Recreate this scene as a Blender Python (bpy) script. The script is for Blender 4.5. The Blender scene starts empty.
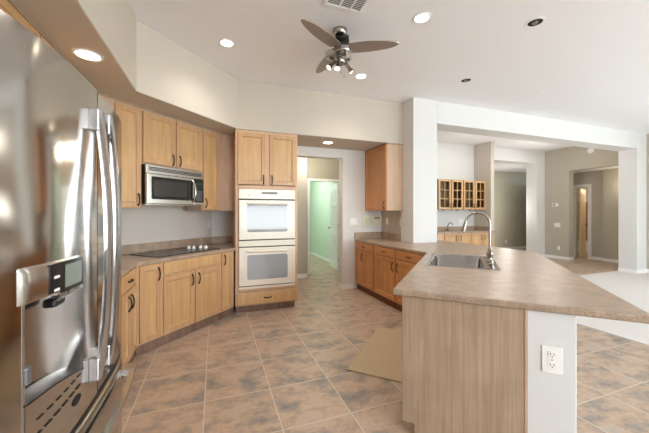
import bpy, bmesh, math, random
from mathutils import Vector, Matrix
random.seed(4)
R = math.radians
S = bpy.context.scene
COL = S.collection

# ------------------------------------------------------------ camera, world, lights, exposure
cd = bpy.data.cameras.new('camera'); cam = bpy.data.objects.new('camera', cd); COL.objects.link(cam)
cd.sensor_width = 36.0; cd.sensor_fit = 'HORIZONTAL'
cd.lens = 300.0 * 36.0 / 649.0
cd.shift_y = -3.5 / 649.0
cd.clip_start = 0.05; cd.clip_end = 80
cam.location = (0, 0, 1.36)
cam.rotation_euler = (R(90), 0, R(-20.05))
S.camera = cam

S.view_settings.view_transform = 'Standard'
S.view_settings.look = 'None'
S.view_settings.gamma = 1.0
S.view_settings.use_curve_mapping = False
S.view_settings.exposure = 1.04
S.cycles.diffuse_bounces = 8; S.cycles.max_bounces = 16

W = bpy.data.worlds.new('daylight_sky'); S.world = W; W.use_nodes = True
wn = W.node_tree.nodes; wl = W.node_tree.links
bg = wn['Background']; bg.inputs[1].default_value = 2.2
tc = wn.new('ShaderNodeTexCoord'); sx = wn.new('ShaderNodeSeparateXYZ'); rp = wn.new('ShaderNodeValToRGB')
wl.new(tc.outputs['Generated'], sx.inputs[0]); wl.new(sx.outputs[2], rp.inputs[0]); wl.new(rp.outputs[0], bg.inputs[0])
rp.color_ramp.elements[0].position = 0.0; rp.color_ramp.elements[0].color = (.42, .46, .36, 1)
rp.color_ramp.elements[1].position = 0.12; rp.color_ramp.elements[1].color = (.80, .90, 1.0, 1)

def area(name, loc, rot, sx_, sy_, power, col=(1, 1, 1), spread=180):
    l = bpy.data.lights.new(name, 'AREA'); l.shape = 'RECTANGLE'; l.size = sx_; l.size_y = sy_
    l.energy = power; l.color = col; l.spread = R(spread)
    o = bpy.data.objects.new(name, l); o.location = loc; o.rotation_euler = rot; COL.objects.link(o); return o
def spot(name, loc, power, col=(1, .87, .72), ang=110, rad=.06, blend=.8, rot=(0, 0, 0)):
    l = bpy.data.lights.new(name, 'SPOT'); l.energy = power; l.color = col; l.spot_size = R(ang); l.spot_blend = blend
    l.shadow_soft_size = rad
    o = bpy.data.objects.new(name, l); o.location = loc; o.rotation_euler = rot; COL.objects.link(o); return o
def point(name, loc, power, col=(1, .9, .8), rad=.15):
    l = bpy.data.lights.new(name, 'POINT'); l.energy = power; l.color = col; l.shadow_soft_size = rad
    o = bpy.data.objects.new(name, l); o.location = loc; COL.objects.link(o); return o
# daylight entering by the windows behind the camera and on the living room side
DAY = (.87, .945, 1.0)
BACKWIN = [(1.0, 3.0), (4.0, 6.0), (6.8, 8.8)]
for i, (a, b) in enumerate(BACKWIN):
    area('window_daylight', ((a + b) / 2, -3.92, 1.75), (R(102), 0, 0), b - a, 2.1, (118, 60, 36)[i], DAY)
area('window_daylight', (9.16, .2, 1.6), (R(98), 0, R(90)), 3.0, 2.2, 30, DAY)
# point lights for rooms further back, no fixtures modelled
point('hall_light', (1.9, 5.75, 2.35), 9, (1, .92, .8))
point('green_room_light', (2.0, 8.2, 2.3), 24, (.90, 1, .90), .3)
point('bar_light', (5.9, 5.0, 2.6), 10, (1, .93, .85), .25)
point('dining_light', (8.0, 5.2, 2.6), 10, (1, .95, .9), .25)
point('passage_fill', (9.0, 7.2, 1.5), 15, (1, .97, .92), .2)  # unseen fill added at mid height to lighten the passage wall
point('far_hall_light', (10.1, 4.7, 2.1), 3, (1, .85, .62), .15)
point('bathroom_light', (11.6, 5.9, 2.2), 11, (1, .80, .56), .15)

# ------------------------------------------------------------ materials
def lin(c):
    return tuple(((v / 255.) / 12.92 if v / 255. <= .04045 else ((v / 255. + .055) / 1.055) ** 2.4) for v in c) + (1,)
def mat(name, col, rough=.6, metal=0, noise=0, nscale=20, bump=0, bscale=80, spec=.5, coat=0, emit=None, aniso=None):
    m = bpy.data.materials.new(name); m.use_nodes = True; n = m.node_tree.nodes; l = m.node_tree.links
    b = n['Principled BSDF']; c = lin(col)
    b.inputs['Base Color'].default_value = c; b.inputs['Roughness'].default_value = rough
    b.inputs['Metallic'].default_value = metal; b.inputs['Specular IOR Level'].default_value = spec
    if coat: b.inputs['Coat Weight'].default_value = coat; b.inputs['Coat Roughness'].default_value = .1
    t = n.new('ShaderNodeTexCoord')
    if noise:
        nz = n.new('ShaderNodeTexNoise'); nz.inputs['Scale'].default_value = nscale; nz.inputs['Detail'].default_value = 5
        l.new(t.outputs['Object'], nz.inputs['Vector'])
        r = n.new('ShaderNodeValToRGB'); l.new(nz.outputs[0], r.inputs[0])
        r.color_ramp.elements[0].position = .3; r.color_ramp.elements[1].position = .7
        r.color_ramp.elements[0].color = tuple(v * (1 - noise) for v in c[:3]) + (1,)
        r.color_ramp.elements[1].color = tuple(min(1, v * (1 + noise)) for v in c[:3]) + (1,)
        l.new(r.outputs[0], b.inputs['Base Color'])
    if bump:
        nb = n.new('ShaderNodeTexNoise'); nb.inputs['Scale'].default_value = bscale; nb.inputs['Detail'].default_value = 4
        l.new(t.outputs['Object'], nb.inputs['Vector'])
        bp = n.new('ShaderNodeBump'); bp.inputs['Strength'].default_value = bump; bp.inputs['Distance'].default_value = .004
        l.new(nb.outputs[0], bp.inputs['Height']); l.new(bp.outputs[0], b.inputs['Normal'])
    if emit:
        b.inputs['Emission Color'].default_value = lin(emit[0]); b.inputs['Emission Strength'].default_value = emit[1]
    return m
def wood(name, c1, c2, rough=.38, stretch=(26, 26, 1.6), detail=6, coat=.15, rings=.5):
    m = bpy.data.materials.new(name); m.use_nodes = True; n = m.node_tree.nodes; l = m.node_tree.links
    b = n['Principled BSDF']; b.inputs['Roughness'].default_value = rough
    b.inputs['Coat Weight'].default_value = coat; b.inputs['Coat Roughness'].default_value = .25
    t = n.new('ShaderNodeTexCoord'); mp = n.new('ShaderNodeMapping'); mp.inputs['Scale'].default_value = stretch
    oi = n.new('ShaderNodeObjectInfo'); ml = n.new('ShaderNodeMath'); ml.operation = 'MULTIPLY'; ml.inputs[1].default_value = 40
    l.new(oi.outputs['Random'], ml.inputs[0]); cb = n.new('ShaderNodeCombineXYZ')
    for k in range(3): l.new(ml.outputs[0], cb.inputs[k])
    l.new(cb.outputs[0], mp.inputs['Location']); l.new(t.outputs['Object'], mp.inputs['Vector'])
    nz = n.new('ShaderNodeTexNoise'); nz.inputs['Scale'].default_value = 1; nz.inputs['Detail'].default_value = detail
    nz.inputs['Distortion'].default_value = .6
    l.new(mp.outputs[0], nz.inputs['Vector'])
    n2 = n.new('ShaderNodeTexNoise'); n2.inputs['Scale'].default_value = 6; n2.inputs['Detail'].default_value = 3
    l.new(t.outputs['Object'], n2.inputs['Vector'])
    mx = n.new('ShaderNodeMath'); mx.operation = 'MULTIPLY_ADD'; mx.inputs[1].default_value = .35
    l.new(n2.outputs[0], mx.inputs[0]); l.new(nz.outputs[0], mx.inputs[2])
    r = n.new('ShaderNodeValToRGB'); l.new(mx.outputs[0], r.inputs[0])
    r.color_ramp.elements[0].position = .45; r.color_ramp.elements[1].position = .9
    r.color_ramp.elements[0].color = lin(c1); r.color_ramp.elements[1].color = lin(c2)
    l.new(r.outputs[0], b.inputs['Base Color'])
    return m
def wallpaint(name, col, bump=.25):
    return mat(name, col, .85, bump=bump, bscale=45, spec=.2)

M = {}
M['white_wall'] = wallpaint('white_wall_paint', (220, 220, 219))
M['half_wall'] = wallpaint('half_wall_paint', (218, 218, 217))
M['cream_wall'] = wallpaint('cream_wall_paint', (202, 194, 182))
M['splash_wall'] = wallpaint('kitchen_wall_paint', (212, 204, 196))
M['beige_wall'] = wallpaint('beige_wall_paint', (186, 180, 165))
M['olive_wall'] = wallpaint('olive_wall_paint', (178, 174, 156))
M['green_wall'] = wallpaint('pale_green_paint', (204, 222, 204))
M['ceiling'] = mat('ceiling_plaster', (240, 240, 243), .9, bump=.5, bscale=30, spec=.1)
M['trim'] = mat('white_trim_paint', (238, 238, 238), .45)
M['maple'] = wood('maple_wood', (190, 150, 102), (208, 171, 122))
M['maple_warm'] = wood('warm_maple_wood', (182, 122, 70), (206, 150, 92))
M['maple_rail'] = wood('maple_door_rail', (188, 147, 105), (204, 166, 123))
M['maple_warm_rail'] = wood('warm_maple_door_rail', (184, 122, 72), (204, 146, 92))
M['side'] = wood('maple_side_laminate', (186, 156, 130), (204, 176, 150), rough=.5, coat=0)
M['panel'] = wood('pale_grain_laminate', (158, 135, 113), (187, 162, 136), rough=.5, stretch=(70, 70, 2.2), coat=0)
M['frame'] = wood('maple_face_frame', (200, 160, 126), (216, 180, 146), rough=.45)
M['toe'] = wood('toe_kick_laminate', (110, 86, 72), (140, 114, 98), rough=.6, coat=0)
M['toe_red'] = wood('reddish_toe_kick', (96, 50, 26), (128, 72, 40), rough=.6, coat=0)
M['bronze'] = mat('dark_bronze', (52, 42, 36), .35, .8)
M['oven'] = mat('almond_enamel', (232, 226, 212), .22, coat=.3)
M['black'] = mat('black_plastic', (18, 18, 20), .3)
M['matteblack'] = mat('matte_black', (14, 14, 14), .7)
M['darkglass'] = mat('black_glass', (20, 20, 22), .10, coat=.2)
M['cookglass'] = mat('cooktop_glass', (36, 33, 32), .2, spec=.3)
M['chrome'] = mat('brushed_chrome', (205, 205, 208), .16, 1)
M['nickel'] = mat('brushed_nickel', (170, 166, 160), .24, 1)
M['sink'] = mat('sink_steel', (165, 162, 160), .2, 1, noise=.06, nscale=40)
M['plate'] = mat('white_plastic', (240, 240, 236), .35)
M['slot'] = mat('dark_slot', (40, 38, 36), .6)
M['lens'] = mat('lamp_lens', (255, 244, 225), .4, emit=((255, 240, 214), 7))
M['blade'] = mat('fan_blade_veneer', (150, 137, 128), .32, .2, noise=.08, nscale=8)
M['carpet'] = mat('pale_carpet', (214, 210, 206), .95, noise=.10, nscale=160, bump=.8, bscale=220, spec=.05)
M['rug'] = mat('tan_rug', (192, 174, 144), .95, noise=.12, nscale=120, bump=.8, bscale=200, spec=.05)
M['knob_white'] = mat('white_knob', (244, 244, 240), .25)
M['brown_tile'] = mat('brown_shower_tile', (150, 112, 62), .35, noise=.15, nscale=9)
M['blind'] = mat('window_blind', (235, 235, 230), .6)

def steel():
    m = bpy.data.materials.new('stainless_steel'); m.use_nodes = True; n = m.node_tree.nodes; l = m.node_tree.links
    b = n['Principled BSDF']; b.inputs['Metallic'].default_value = 1; b.inputs['Base Color'].default_value = lin((188, 184, 178))
    b.inputs['Roughness'].default_value = .13
    t = n.new('ShaderNodeTexCoord'); mp = n.new('ShaderNodeMapping'); mp.inputs['Scale'].default_value = (1, 2.2, 1.1)
    l.new(t.outputs['Object'], mp.inputs[0])
    nz = n.new('ShaderNodeTexNoise'); nz.inputs['Scale'].default_value = 1.5; nz.inputs['Detail'].default_value = 1
    l.new(mp.outputs[0], nz.inputs['Vector'])
    bp = n.new('ShaderNodeBump'); bp.inputs['Strength'].default_value = .35; bp.inputs['Distance'].default_value = .05
    l.new(nz.outputs[0], bp.inputs['Height']); l.new(bp.outputs[0], b.inputs['Normal'])
    return m
M['steel'] = steel()
M['steel2'] = mat('satin_steel', (196, 192, 186), .22, 1)

def glass(name, tint=(235, 240, 240), rough=.02, alpha=.25):
    m = bpy.data.materials.new(name); m.use_nodes = True; n = m.node_tree.nodes; l = m.node_tree.links
    b = n['Principled BSDF']; b.inputs['Base Color'].default_value = lin(tint)
    b.inputs['Transmission Weight'].default_value = 1; b.inputs['Roughness'].default_value = rough; b.inputs['IOR'].default_value = 1.05
    return m
M['glass'] = glass('clear_glass')
M['ovenglass'] = mat('oven_door_glass', (158, 162, 165), .05, 0, noise=.05, nscale=200, spec=.4)

def laminate():
    m = bpy.data.materials.new('speckled_laminate'); m.use_nodes = True; n = m.node_tree.nodes; l = m.node_tree.links
    b = n['Principled BSDF']; b.inputs['Roughness'].default_value = .33; b.inputs['Specular IOR Level'].default_value = .5
    t = n.new('ShaderNodeTexCoord')
    a = n.new('ShaderNodeTexNoise'); a.inputs['Scale'].default_value = 9; a.inputs['Detail'].default_value = 8; a.inputs['Roughness'].default_value = .7
    c = n.new('ShaderNodeTexNoise'); c.inputs['Scale'].default_value = 150; c.inputs['Detail'].default_value = 3
    l.new(t.outputs['Object'], a.inputs['Vector']); l.new(t.outputs['Object'], c.inputs['Vector'])
    r = n.new('ShaderNodeValToRGB'); l.new(a.outputs[0], r.inputs[0])
    r.color_ramp.elements[0].position = .36; r.color_ramp.elements[0].color = lin((162, 142, 124))
    r.color_ramp.elements[1].position = .66; r.color_ramp.elements[1].color = lin((196, 171, 147))
    r2 = n.new('ShaderNodeValToRGB'); l.new(c.outputs[0], r2.inputs[0])
    r2.color_ramp.elements[0].position = .38; r2.color_ramp.elements[0].color = (.62, .6, .6, 1)
    r2.color_ramp.elements[1].position = .58; r2.color_ramp.elements[1].color = (1, 1, 1, 1)
    mx = n.new('ShaderNodeMix'); mx.data_type = 'RGBA'; mx.blend_type = 'MULTIPLY'; mx.inputs[0].default_value = .8
    l.new(r.outputs[0], mx.inputs[6]); l.new(r2.outputs[0], mx.inputs[7]); l.new(mx.outputs[2], b.inputs['Base Color'])
    return m
M['counter'] = laminate()

def tile():
    m = bpy.data.materials.new('slate_look_floor_tile'); m.use_nodes = True; n = m.node_tree.nodes; l = m.node_tree.links
    b = n['Principled BSDF']
    t = n.new('ShaderNodeTexCoord'); mp = n.new('ShaderNodeMapping')
    mp.inputs['Location'].default_value = (-.400 + 4.70, -2.795 + 7.05, 0)
    l.new(t.outputs['Object'], mp.inputs[0])
    br = n.new('ShaderNodeTexBrick'); br.offset = 0; br.squash = 1
    br.inputs['Scale'].default_value = 1; br.inputs['Brick Width'].default_value = .47; br.inputs['Row Height'].default_value = .47
    br.inputs['Mortar Size'].default_value = .004; br.inputs['Mortar Smooth'].default_value = .2
    br.inputs['Color1'].default_value = (.2, .2, .2, 1); br.inputs['Color2'].default_value = (.8, .8, .8, 1); br.inputs['Bias'].default_value = 0
    l.new(mp.outputs[0], br.inputs['Vector'])
    # offset the mottling per tile
    ad = n.new('ShaderNodeVectorMath'); ad.operation = 'MULTIPLY_ADD'; ad.inputs[1].default_value = (7, 5, 3)
    l.new(br.outputs['Color'], ad.inputs[0]); l.new(t.outputs['Object'], ad.inputs[2])
    st = n.new('ShaderNodeMapping'); st.inputs['Scale'].default_value = (1, 1.5, 1); st.inputs['Rotation'].default_value = (0, 0, .5)
    l.new(ad.outputs[0], st.inputs[0])
    a = n.new('ShaderNodeTexNoise'); a.inputs['Scale'].default_value = 4.2; a.inputs['Detail'].default_value = 12; a.inputs['Roughness'].default_value = .74
    l.new(st.outputs[0], a.inputs['Vector'])
    r = n.new('ShaderNodeValToRGB'); l.new(a.outputs[0], r.inputs[0]); e = r.color_ramp.elements
    e[0].position = .30; e[0].color = lin((112, 107, 103)); e[1].position = .74; e[1].color = lin((212, 200, 186))
    for p, c in ((.42, (148, 138, 129)), (.5, (178, 154, 133)), (.57, (193, 168, 145)), (.64, (169, 162, 154))):
        x = e.new(p); x.color = lin(c)
    mx = n.new('ShaderNodeMix'); mx.data_type = 'RGBA'
    l.new(br.outputs['Fac'], mx.inputs[0]); l.new(r.outputs[0], mx.inputs[6]); mx.inputs[7].default_value = lin((206, 194, 176))
    l.new(mx.outputs[2], b.inputs['Base Color'])
    b.inputs['Roughness'].default_value = .38; b.inputs['Specular IOR Level'].default_value = .5
    bp = n.new('ShaderNodeBump'); bp.inputs['Strength'].default_value = .25; bp.inputs['Distance'].default_value = .004
    l.new(a.outputs[0], bp.inputs['Height']); l.new(bp.outputs[0], b.inputs['Normal'])
    return m
M['tile'] = tile()

# ------------------------------------------------------------ mesh helpers
class MB:
    def __init__(s): s.b = bmesh.new()
    def box(s, x0, x1, y0, y1, z0, z1):
        v = [s.b.verts.new(p) for p in ((x0, y0, z0), (x1, y0, z0), (x1, y1, z0), (x0, y1, z0), (x0, y0, z1), (x1, y0, z1), (x1, y1, z1), (x0, y1, z1))]
        for f in ((0, 3, 2, 1), (4, 5, 6, 7), (0, 1, 5, 4), (1, 2, 6, 5), (2, 3, 7, 6), (3, 0, 4, 7)): s.b.faces.new([v[i] for i in f])
        return s
    def loops(s, loops, cap0=True, cap1=True, closed=True):
        vs = [[s.b.verts.new(p) for p in L] for L in loops]; k = len(vs[0])
        for A, B in zip(vs, vs[1:]):
            for i in range(k if closed else k - 1):
                j = (i + 1) % k; s.b.faces.new((A[i], A[j], B[j], B[i]))
        if cap0: s.b.faces.new(vs[0][::-1])
        if cap1: s.b.faces.new(vs[-1])
        return s
    def prism(s, pts, z0, z1, holes=()):
        if not holes:
            return s.loops([[(x, y, z0) for x, y in pts], [(x, y, z1) for x, y in pts]])
        for z in (z0, z1):
            es = []
            for P in [pts] + list(holes):
                v = [s.b.verts.new((x, y, z)) for x, y in P]
                es += [s.b.edges.new((v[i], v[(i + 1) % len(v)])) for i in range(len(v))]
            bmesh.ops.triangle_fill(s.b, use_beauty=True, use_dissolve=False, edges=es)
        for P in [pts] + list(holes):
            s.loops([[(x, y, z0) for x, y in P], [(x, y, z1) for x, y in P]], False, False)
        bmesh.ops.remove_doubles(s.b, verts=s.b.verts, dist=1e-5)
        return s
    def tube(s, pts, r, seg=10, flat=None, up=None):
        pts = [Vector(p) for p in pts]; n = len(pts)
        rr = r if isinstance(r, (list, tuple)) else [r] * n
        L = []; u = None
        for i, p in enumerate(pts):
            t = (pts[min(i + 1, n - 1)] - pts[max(i - 1, 0)]).normalized()
            if u is None:
                a = Vector(up) if up else (Vector((0, 0, 1)) if abs(t.z) < .9 else Vector((1, 0, 0)))
                u = t.cross(a).normalized()
            u = (u - t * u.dot(t)).normalized(); w = t.cross(u)
            k = flat or 1
            L.append([p + u * math.cos(2 * math.pi * j / seg) * rr[i] + w * math.sin(2 * math.pi * j / seg) * rr[i] * k for j in range(seg)])
        return s.loops(L)
    def lathe(s, prof, mtx=None, seg=24, cap=True):
        L = []
        for r, z in prof:
            L.append([Vector((max(r, 1e-4) * math.cos(2 * math.pi * j / seg), max(r, 1e-4) * math.sin(2 * math.pi * j / seg), z)) for j in range(seg)])
        if mtx: L = [[mtx @ p for p in q] for q in L]
        return s.loops(L, cap, cap)
    def rrect(s, x0, x1, z0, z1, y0, y1, r, n=4):     # rounded plate, extruded along y
        P = rr_pts(x0, x1, z0, z1, r, n)
        return s.loops([[(x, y1, z) for x, z in P], [(x, y0, z) for x, z in P]])
    def build(s, name, m, parent=None, bevel=0, smooth=False, seg=2, sub=0):
        bmesh.ops.recalc_face_normals(s.b, faces=s.b.faces)
        me = bpy.data.meshes.new(name); s.b.to_mesh(me); s.b.free()
        me.materials.append(M[m] if isinstance(m, str) else m)
        o = bpy.data.objects.new(name, me); COL.objects.link(o)
        if parent: o.parent = parent
        if bevel:
            bv = o.modifiers.new('b', 'BEVEL'); bv.width = bevel; bv.segments = seg; bv.limit_method = 'ANGLE'; bv.angle_limit = R(50)
        if sub:
            sb = o.modifiers.new('s', 'SUBSURF'); sb.levels = sub; sb.render_levels = sub
        if smooth:
            for p in me.polygons: p.use_smooth = True
            me.set_sharp_from_angle(angle=R(50))
        return o
def rr_pts(x0, x1, z0, z1, r, n=4):
    P = []
    for cx, cz, a in ((x1 - r, z0 + r, -90), (x1 - r, z1 - r, 0), (x0 + r, z1 - r, 90), (x0 + r, z0 + r, 180)):
        for i in range(n + 1):
            t = R(a + 90 * i / n); P.append((cx + r * math.cos(t), cz + r * math.sin(t)))
    return P
def tag(o, label=None, cat=None, group=None, kind=None):
    if label: o['label'] = label
    if cat: o['category'] = cat
    if group: o['group'] = group
    if kind: o['kind'] = kind
    return o
def empty(name, loc, rz=0, label=None, cat=None, group=None):
    o = bpy.data.objects.new(name, None); COL.objects.link(o); o.empty_display_size = .1
    o.location = loc; o.rotation_euler = (0, 0, R(rz)); return tag(o, label, cat, group)
def struct(name, mb, m, bevel=0, label=None):
    o = mb.build(name, m, bevel=bevel); o['kind'] = 'structure'
    if label: o['label'] = label
    return o
def copy_tree(o, parent=None):
    c = o.copy(); COL.objects.link(c); c.parent = parent
    for ch in list(o.children): copy_tree(ch, c)
    return c
def copy_thing(o, loc, rz=None, label=None, group=None):
    c = copy_tree(o); c.location = loc
    if rz is not None: c.rotation_euler = (0, 0, R(rz))
    if label: c['label'] = label
    if group: c['group'] = group
    return c

CT = .893; H = 3.16; SF = 2.49
# ------------------------------------------------------------ floor, carpet, ceilings
struct('floor', MB().box(-1.6, 4.18, -4.1, 4.24, -.05, 0).box(-1.6, 13, 4.24, 11, -.05, 0), 'tile')
struct('floor_carpet', MB().box(4.18, 9.5, -4.1, 4.24, -.05, .006), 'carpet')
struct('ceiling', MB().box(-1.6, 9.5, -4.1, 3.95, H, H + .1).box(-1.6, 3.0, 3.95, 5.0, H, H + .1), 'ceiling')
struct('ceiling_bar_room', MB().box(3.2, 10.0, 4.2, 6.8, 3.26, 3.36), 'ceiling')
# ------------------------------------------------------------ walls
struct('wall_left', MB().box(-1.56, -1.42, -4.1, 3.6, 0, H), 'cream_wall')
struct('wall_cooktop', MB().prism([(-1.42, 3.53), (-.05, 4.9), (-.19, 5.06), (-1.56, 3.62)], 0, H), 'splash_wall')
# wall with the doorway, behind the oven tower
struct('wall_back', MB().box(-.12, 1.05, 4.9, 5.06, 0, H).box(1.05, 2.13, 4.9, 5.06, 2.33, H).box(2.13, 3.05, 4.9, 5.06, 0, H), 'white_wall', .004)
# soffit: the dropped box over the cabinets (bottom at 2.49)
struct('wall_soffit', MB().prism([(-.685, -1.0), (-.685, 3.215), (.285, 4.186), (2.92, 4.186), (2.92, 4.9), (-.05, 4.9), (-1.42, 3.53), (-1.42, -1.0)], SF, H), 'cream_wall', .008)
# soffit inner side: wall with right-hand cupboards, and the white opening
struct('wall_right_kitchen', MB().box(2.92, 3.0, 3.91, 4.9, 0, H), 'cream_wall', .004)
struct('wall_opening', MB().box(2.895, 3.352, 3.905, 4.24, 0, 3.5).box(3.352, 8.87, 3.905, 4.24, 2.80, 3.5).box(8.87, 9.24, 3.905, 4.24, 0, 3.5), 'white_wall', .006)
struct('wall_right', MB().box(9.24, 9.4, -4.1, -1.3, 0, H).box(9.24, 9.4, 1.7, 4.24, 0, H).box(9.24, 9.4, -1.3, 1.7, 0, .5).box(9.24, 9.4, -1.3, 1.7, 2.7, H), 'beige_wall')
bw = MB(); xs = [-1.6] + [v for p in BACKWIN for v in p] + [9.5]
for i in range(0, len(xs), 2): bw.box(xs[i], xs[i + 1], -4.1, -3.95, 0, H)
for a, b in BACKWIN: bw.box(a, b, -4.1, -3.95, 0, .7).box(a, b, -4.1, -3.95, 2.8, H)
struct('wall_front', bw, 'cream_wall')
# half wall that carries the bar top
struct('wall_half', MB().prism([(1.528, 1.122), (1.683, .967), (3.35, 2.634), (3.35, 3.905), (3.16, 3.905), (3.16, 2.754)], 0, .852), 'half_wall', .005)
# bar alcove and dining side
struct('wall_bar', MB().box(4.9, 6.97, 6.5, 6.66, 0, 3.3), 'white_wall')
struct('wall_bar_side', MB().box(6.86, 6.975, 5.95, 6.5, 0, 3.3), 'cream_wall', .004)
struct('wall_bar_left', MB().box(4.90, 5.035, 5.93, 6.5, 0, 3.3), 'cream_wall')
struct('wall_bar_room_left', MB().box(3.2, 4.90, 5.93, 6.05, 0, 3.3).box(3.2, 3.35, 4.24, 5.93, 0, 3.3), 'beige_wall')
struct('wall_dining', MB().box(6.97, 7.3, 6.39, 6.72, 0, 3.3).box(7.3, 9.236, 6.39, 6.72, 2.88, 3.3).box(9.236, 9.6, 6.39, 6.72, 0, 3.3), 'white_wall', .004)
struct('wall_passage', MB().box(7.0, 12.2, 8.2, 8.3, 0, 3.0).box(7.1, 7.2, 6.72, 8.2, 0, 3.0).box(12.1, 12.2, 7.6, 8.2, 0, 3.0), 'olive_wall')
struct('ceiling_passage', MB().box(7.1, 12.2, 6.72, 8.3, 2.9, 3.0), 'ceiling')
struct('wall_far_right', MB().box(9.6, 9.8, 5.716, 6.72, 0, 3.4).box(9.6, 9.8, 4.0, 5.716, 2.58, 3.4).box(9.4, 9.8, 3.8, 4.24, 0, 3.4), 'beige_wall', .004)
struct('wall_hall_far', MB().box(10.4, 10.52, 3.8, 5.683, 0, 2.7).box(10.4, 10.52, 5.683, 6.0, 2.13, 2.7).box(10.4, 10.52, 6.0, 6.4, 0, 2.7).box(9.8, 10.4, 6.3, 6.4, 0, 2.7).box(9.8, 10.4, 3.8, 3.9, 0, 2.7), 'beige_wall')
struct('wall_hall_jog', MB().box(10.3, 10.4, 3.9, 5.27, 0, 2.7), 'beige_wall')
struct('ceiling_hall_far', MB().box(9.8, 10.52, 3.8, 6.4, 2.58, 2.68), 'ceiling')
struct('wall_bathroom', MB().box(12.6, 12.7, 4.6, 7.6, 0, 2.6).box(10.52, 12.7, 7.5, 7.6, 0, 2.6).box(10.52, 12.7, 4.5, 4.6, 0, 2.6), 'cream_wall')
struct('ceiling_bathroom', MB().box(10.5, 12.7, 4.5, 7.6, 2.5, 2.6), 'ceiling')
# hall beyond the kitchen doorway and the green room
struct('wall_hall', MB().box(1.0, 1.93, 6.4, 6.52, 0, 2.8).box(1.93, 2.77, 6.4, 6.52, 2.13, 2.8).box(2.77, 3.4, 6.4, 6.52, 0, 2.8).box(.95, 1.05, 5.06, 6.52, 0, 2.8).box(3.3, 3.4, 5.06, 6.4, 0, 2.8), 'olive_wall')
struct('wall_hall_jamb', MB().box(1.05, 1.82, 6.08, 6.4, 0, 2.8), 'beige_wall', .004)
struct('ceiling_hall', MB().box(.95, 3.4, 5.06, 6.5, 2.75, 2.85), 'ceiling')
struct('wall_green_room', MB().box(2.98, 3.08, 6.52, 10.4, 0, 2.6).box(.6, 3.08, 10.3, 10.4, 0, 2.6).box(.6, .7, 6.52, 10.4, 0, 2.6), 'green_wall')
struct('ceiling_green_room', MB().box(.6, 3.08, 6.5, 10.4, 2.5, 2.6), 'ceiling')

# ------------------------------------------------------------ baseboards and casings
def bb(name, segs, m='trim', h=.085, t=.014):
    mb = MB()
    for (x0, y0), (x1, y1) in segs:
        d = Vector((x1 - x0, y1 - y0)).normalized(); nrm = Vector((-d.y, d.x)) * t
        mb.loops([[(x0, y0, 0), (x1, y1, 0), (x1 + nrm.x, y1 + nrm.y, 0), (x0 + nrm.x, y0 + nrm.y, 0)],
                  [(x0, y0, h), (x1, y1, h), (x1 + nrm.x * .6, y1 + nrm.y * .6, h), (x0 + nrm.x * .6, y0 + nrm.y * .6, h)]])
    return struct(name, mb, m)
bb('baseboard_doorway', [((2.34, 4.9), (2.13, 4.9)), ((2.13, 4.9), (2.13, 5.06))][::1])
bb('baseboard_doorway_left', [((1.05, 5.06), (1.05, 4.9))])
bb('baseboard_hall', [((1.05, 6.08), (1.05, 5.06)), ((1.82, 6.08), (1.05, 6.08)), ((1.82, 6.4), (1.82, 6.08))])
bb('baseboard_green_room', [((2.98, 6.55), (2.98, 10.3)), ((2.98, 10.3), (.7, 10.3))])
bb('baseboard_opening_post', [((8.87, 3.905), (8.87, 4.24)), ((9.24, 3.905), (8.87, 3.905))])
bb('baseboard_right', [((9.24, -3.9), (9.24, 3.905))])
bb('baseboard_dining', [((9.6, 6.39), (9.236, 6.39)), ((9.236, 6.39), (9.236, 6.72)), ((12.0, 8.2), (7.2, 8.2))])
bb('baseboard_far_right', [((9.6, 5.716), (9.6, 6.39)), ((9.8, 5.716), (9.6, 5.716))])
bb('baseboard_hall_far', [((10.3, 3.9), (10.3, 5.27)), ((10.4, 5.27), (10.4, 5.60)), ((10.4, 6.3), (9.8, 6.3))])
def casing(name, fx0, fx1, top, w, t, loc, rz):
    o = MB().box(fx0 - w, fx0, -t, 0, 0, top + w).box(fx1, fx1 + w, -t, 0, 0, top + w).box(fx0, fx1, -t, 0, top, top + w).build(name, 'trim', bevel=.004)
    o.location = loc; o.rotation_euler = (0, 0, R(rz)); o['kind'] = 'structure'; return o
casing('trim_1', 1.985, 2.735, 2.08, .05, .02, (0, 6.4, 0), 0)
struct('trim_2', MB().box(1.93, 1.985, 6.4, 6.52, 0, 2.13).box(2.735, 2.77, 6.4, 6.52, 0, 2.13).box(1.985, 2.735, 6.4, 6.52, 2.08, 2.13), 'trim')
casing('trim_3', -6.0, -5.683, 2.13, .09, .02, (10.4, 0, 0), -90)

def blinds(a, b, n=22):
    mb = MB()
    for i in range(n):
        x = a + (b - a) * (i + .5) / n; mb.box(x - .028, x + .028, -3.895, -3.89, 1.2, 2.75)
    o = mb.build('vertical_blind', 'blind'); tag(o, 'white vertical blind hanging in the window behind the camera', 'blind')
    MB().box(a - .05, b + .05, -3.93, -3.87, 2.75, 2.82).build('headrail', 'blind', o)
blinds(1.0, 3.0)
# windows behind the camera (seen only in reflections)
def window(name, w, h, loc, rz):
    fr = MB()
    t = .05
    fr.box(-w / 2, w / 2, 0, .06, 0, t).box(-w / 2, w / 2, 0, .06, h - t, h).box(-w / 2, -w / 2 + t, 0, .06, t, h - t).box(w / 2 - t, w / 2, 0, .06, t, h - t)
    fr.box(-.02, .02, 0, .05, t, h - t).box(-w / 2 + t, w / 2 - t, 0, .05, h * .62, h * .62 + .04)
    o = fr.build(name, 'trim'); o.location = loc; o.rotation_euler = (0, 0, R(rz)); o['kind'] = 'structure'
    return o
for i, (a, b) in enumerate(BACKWIN): window('window_%d' % (i + 1), b - a, 2.1, ((a + b) / 2, -4.05, .7), 0)
window('window_4', 3.0, 2.2, (9.34, .2, .5), 90)

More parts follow.
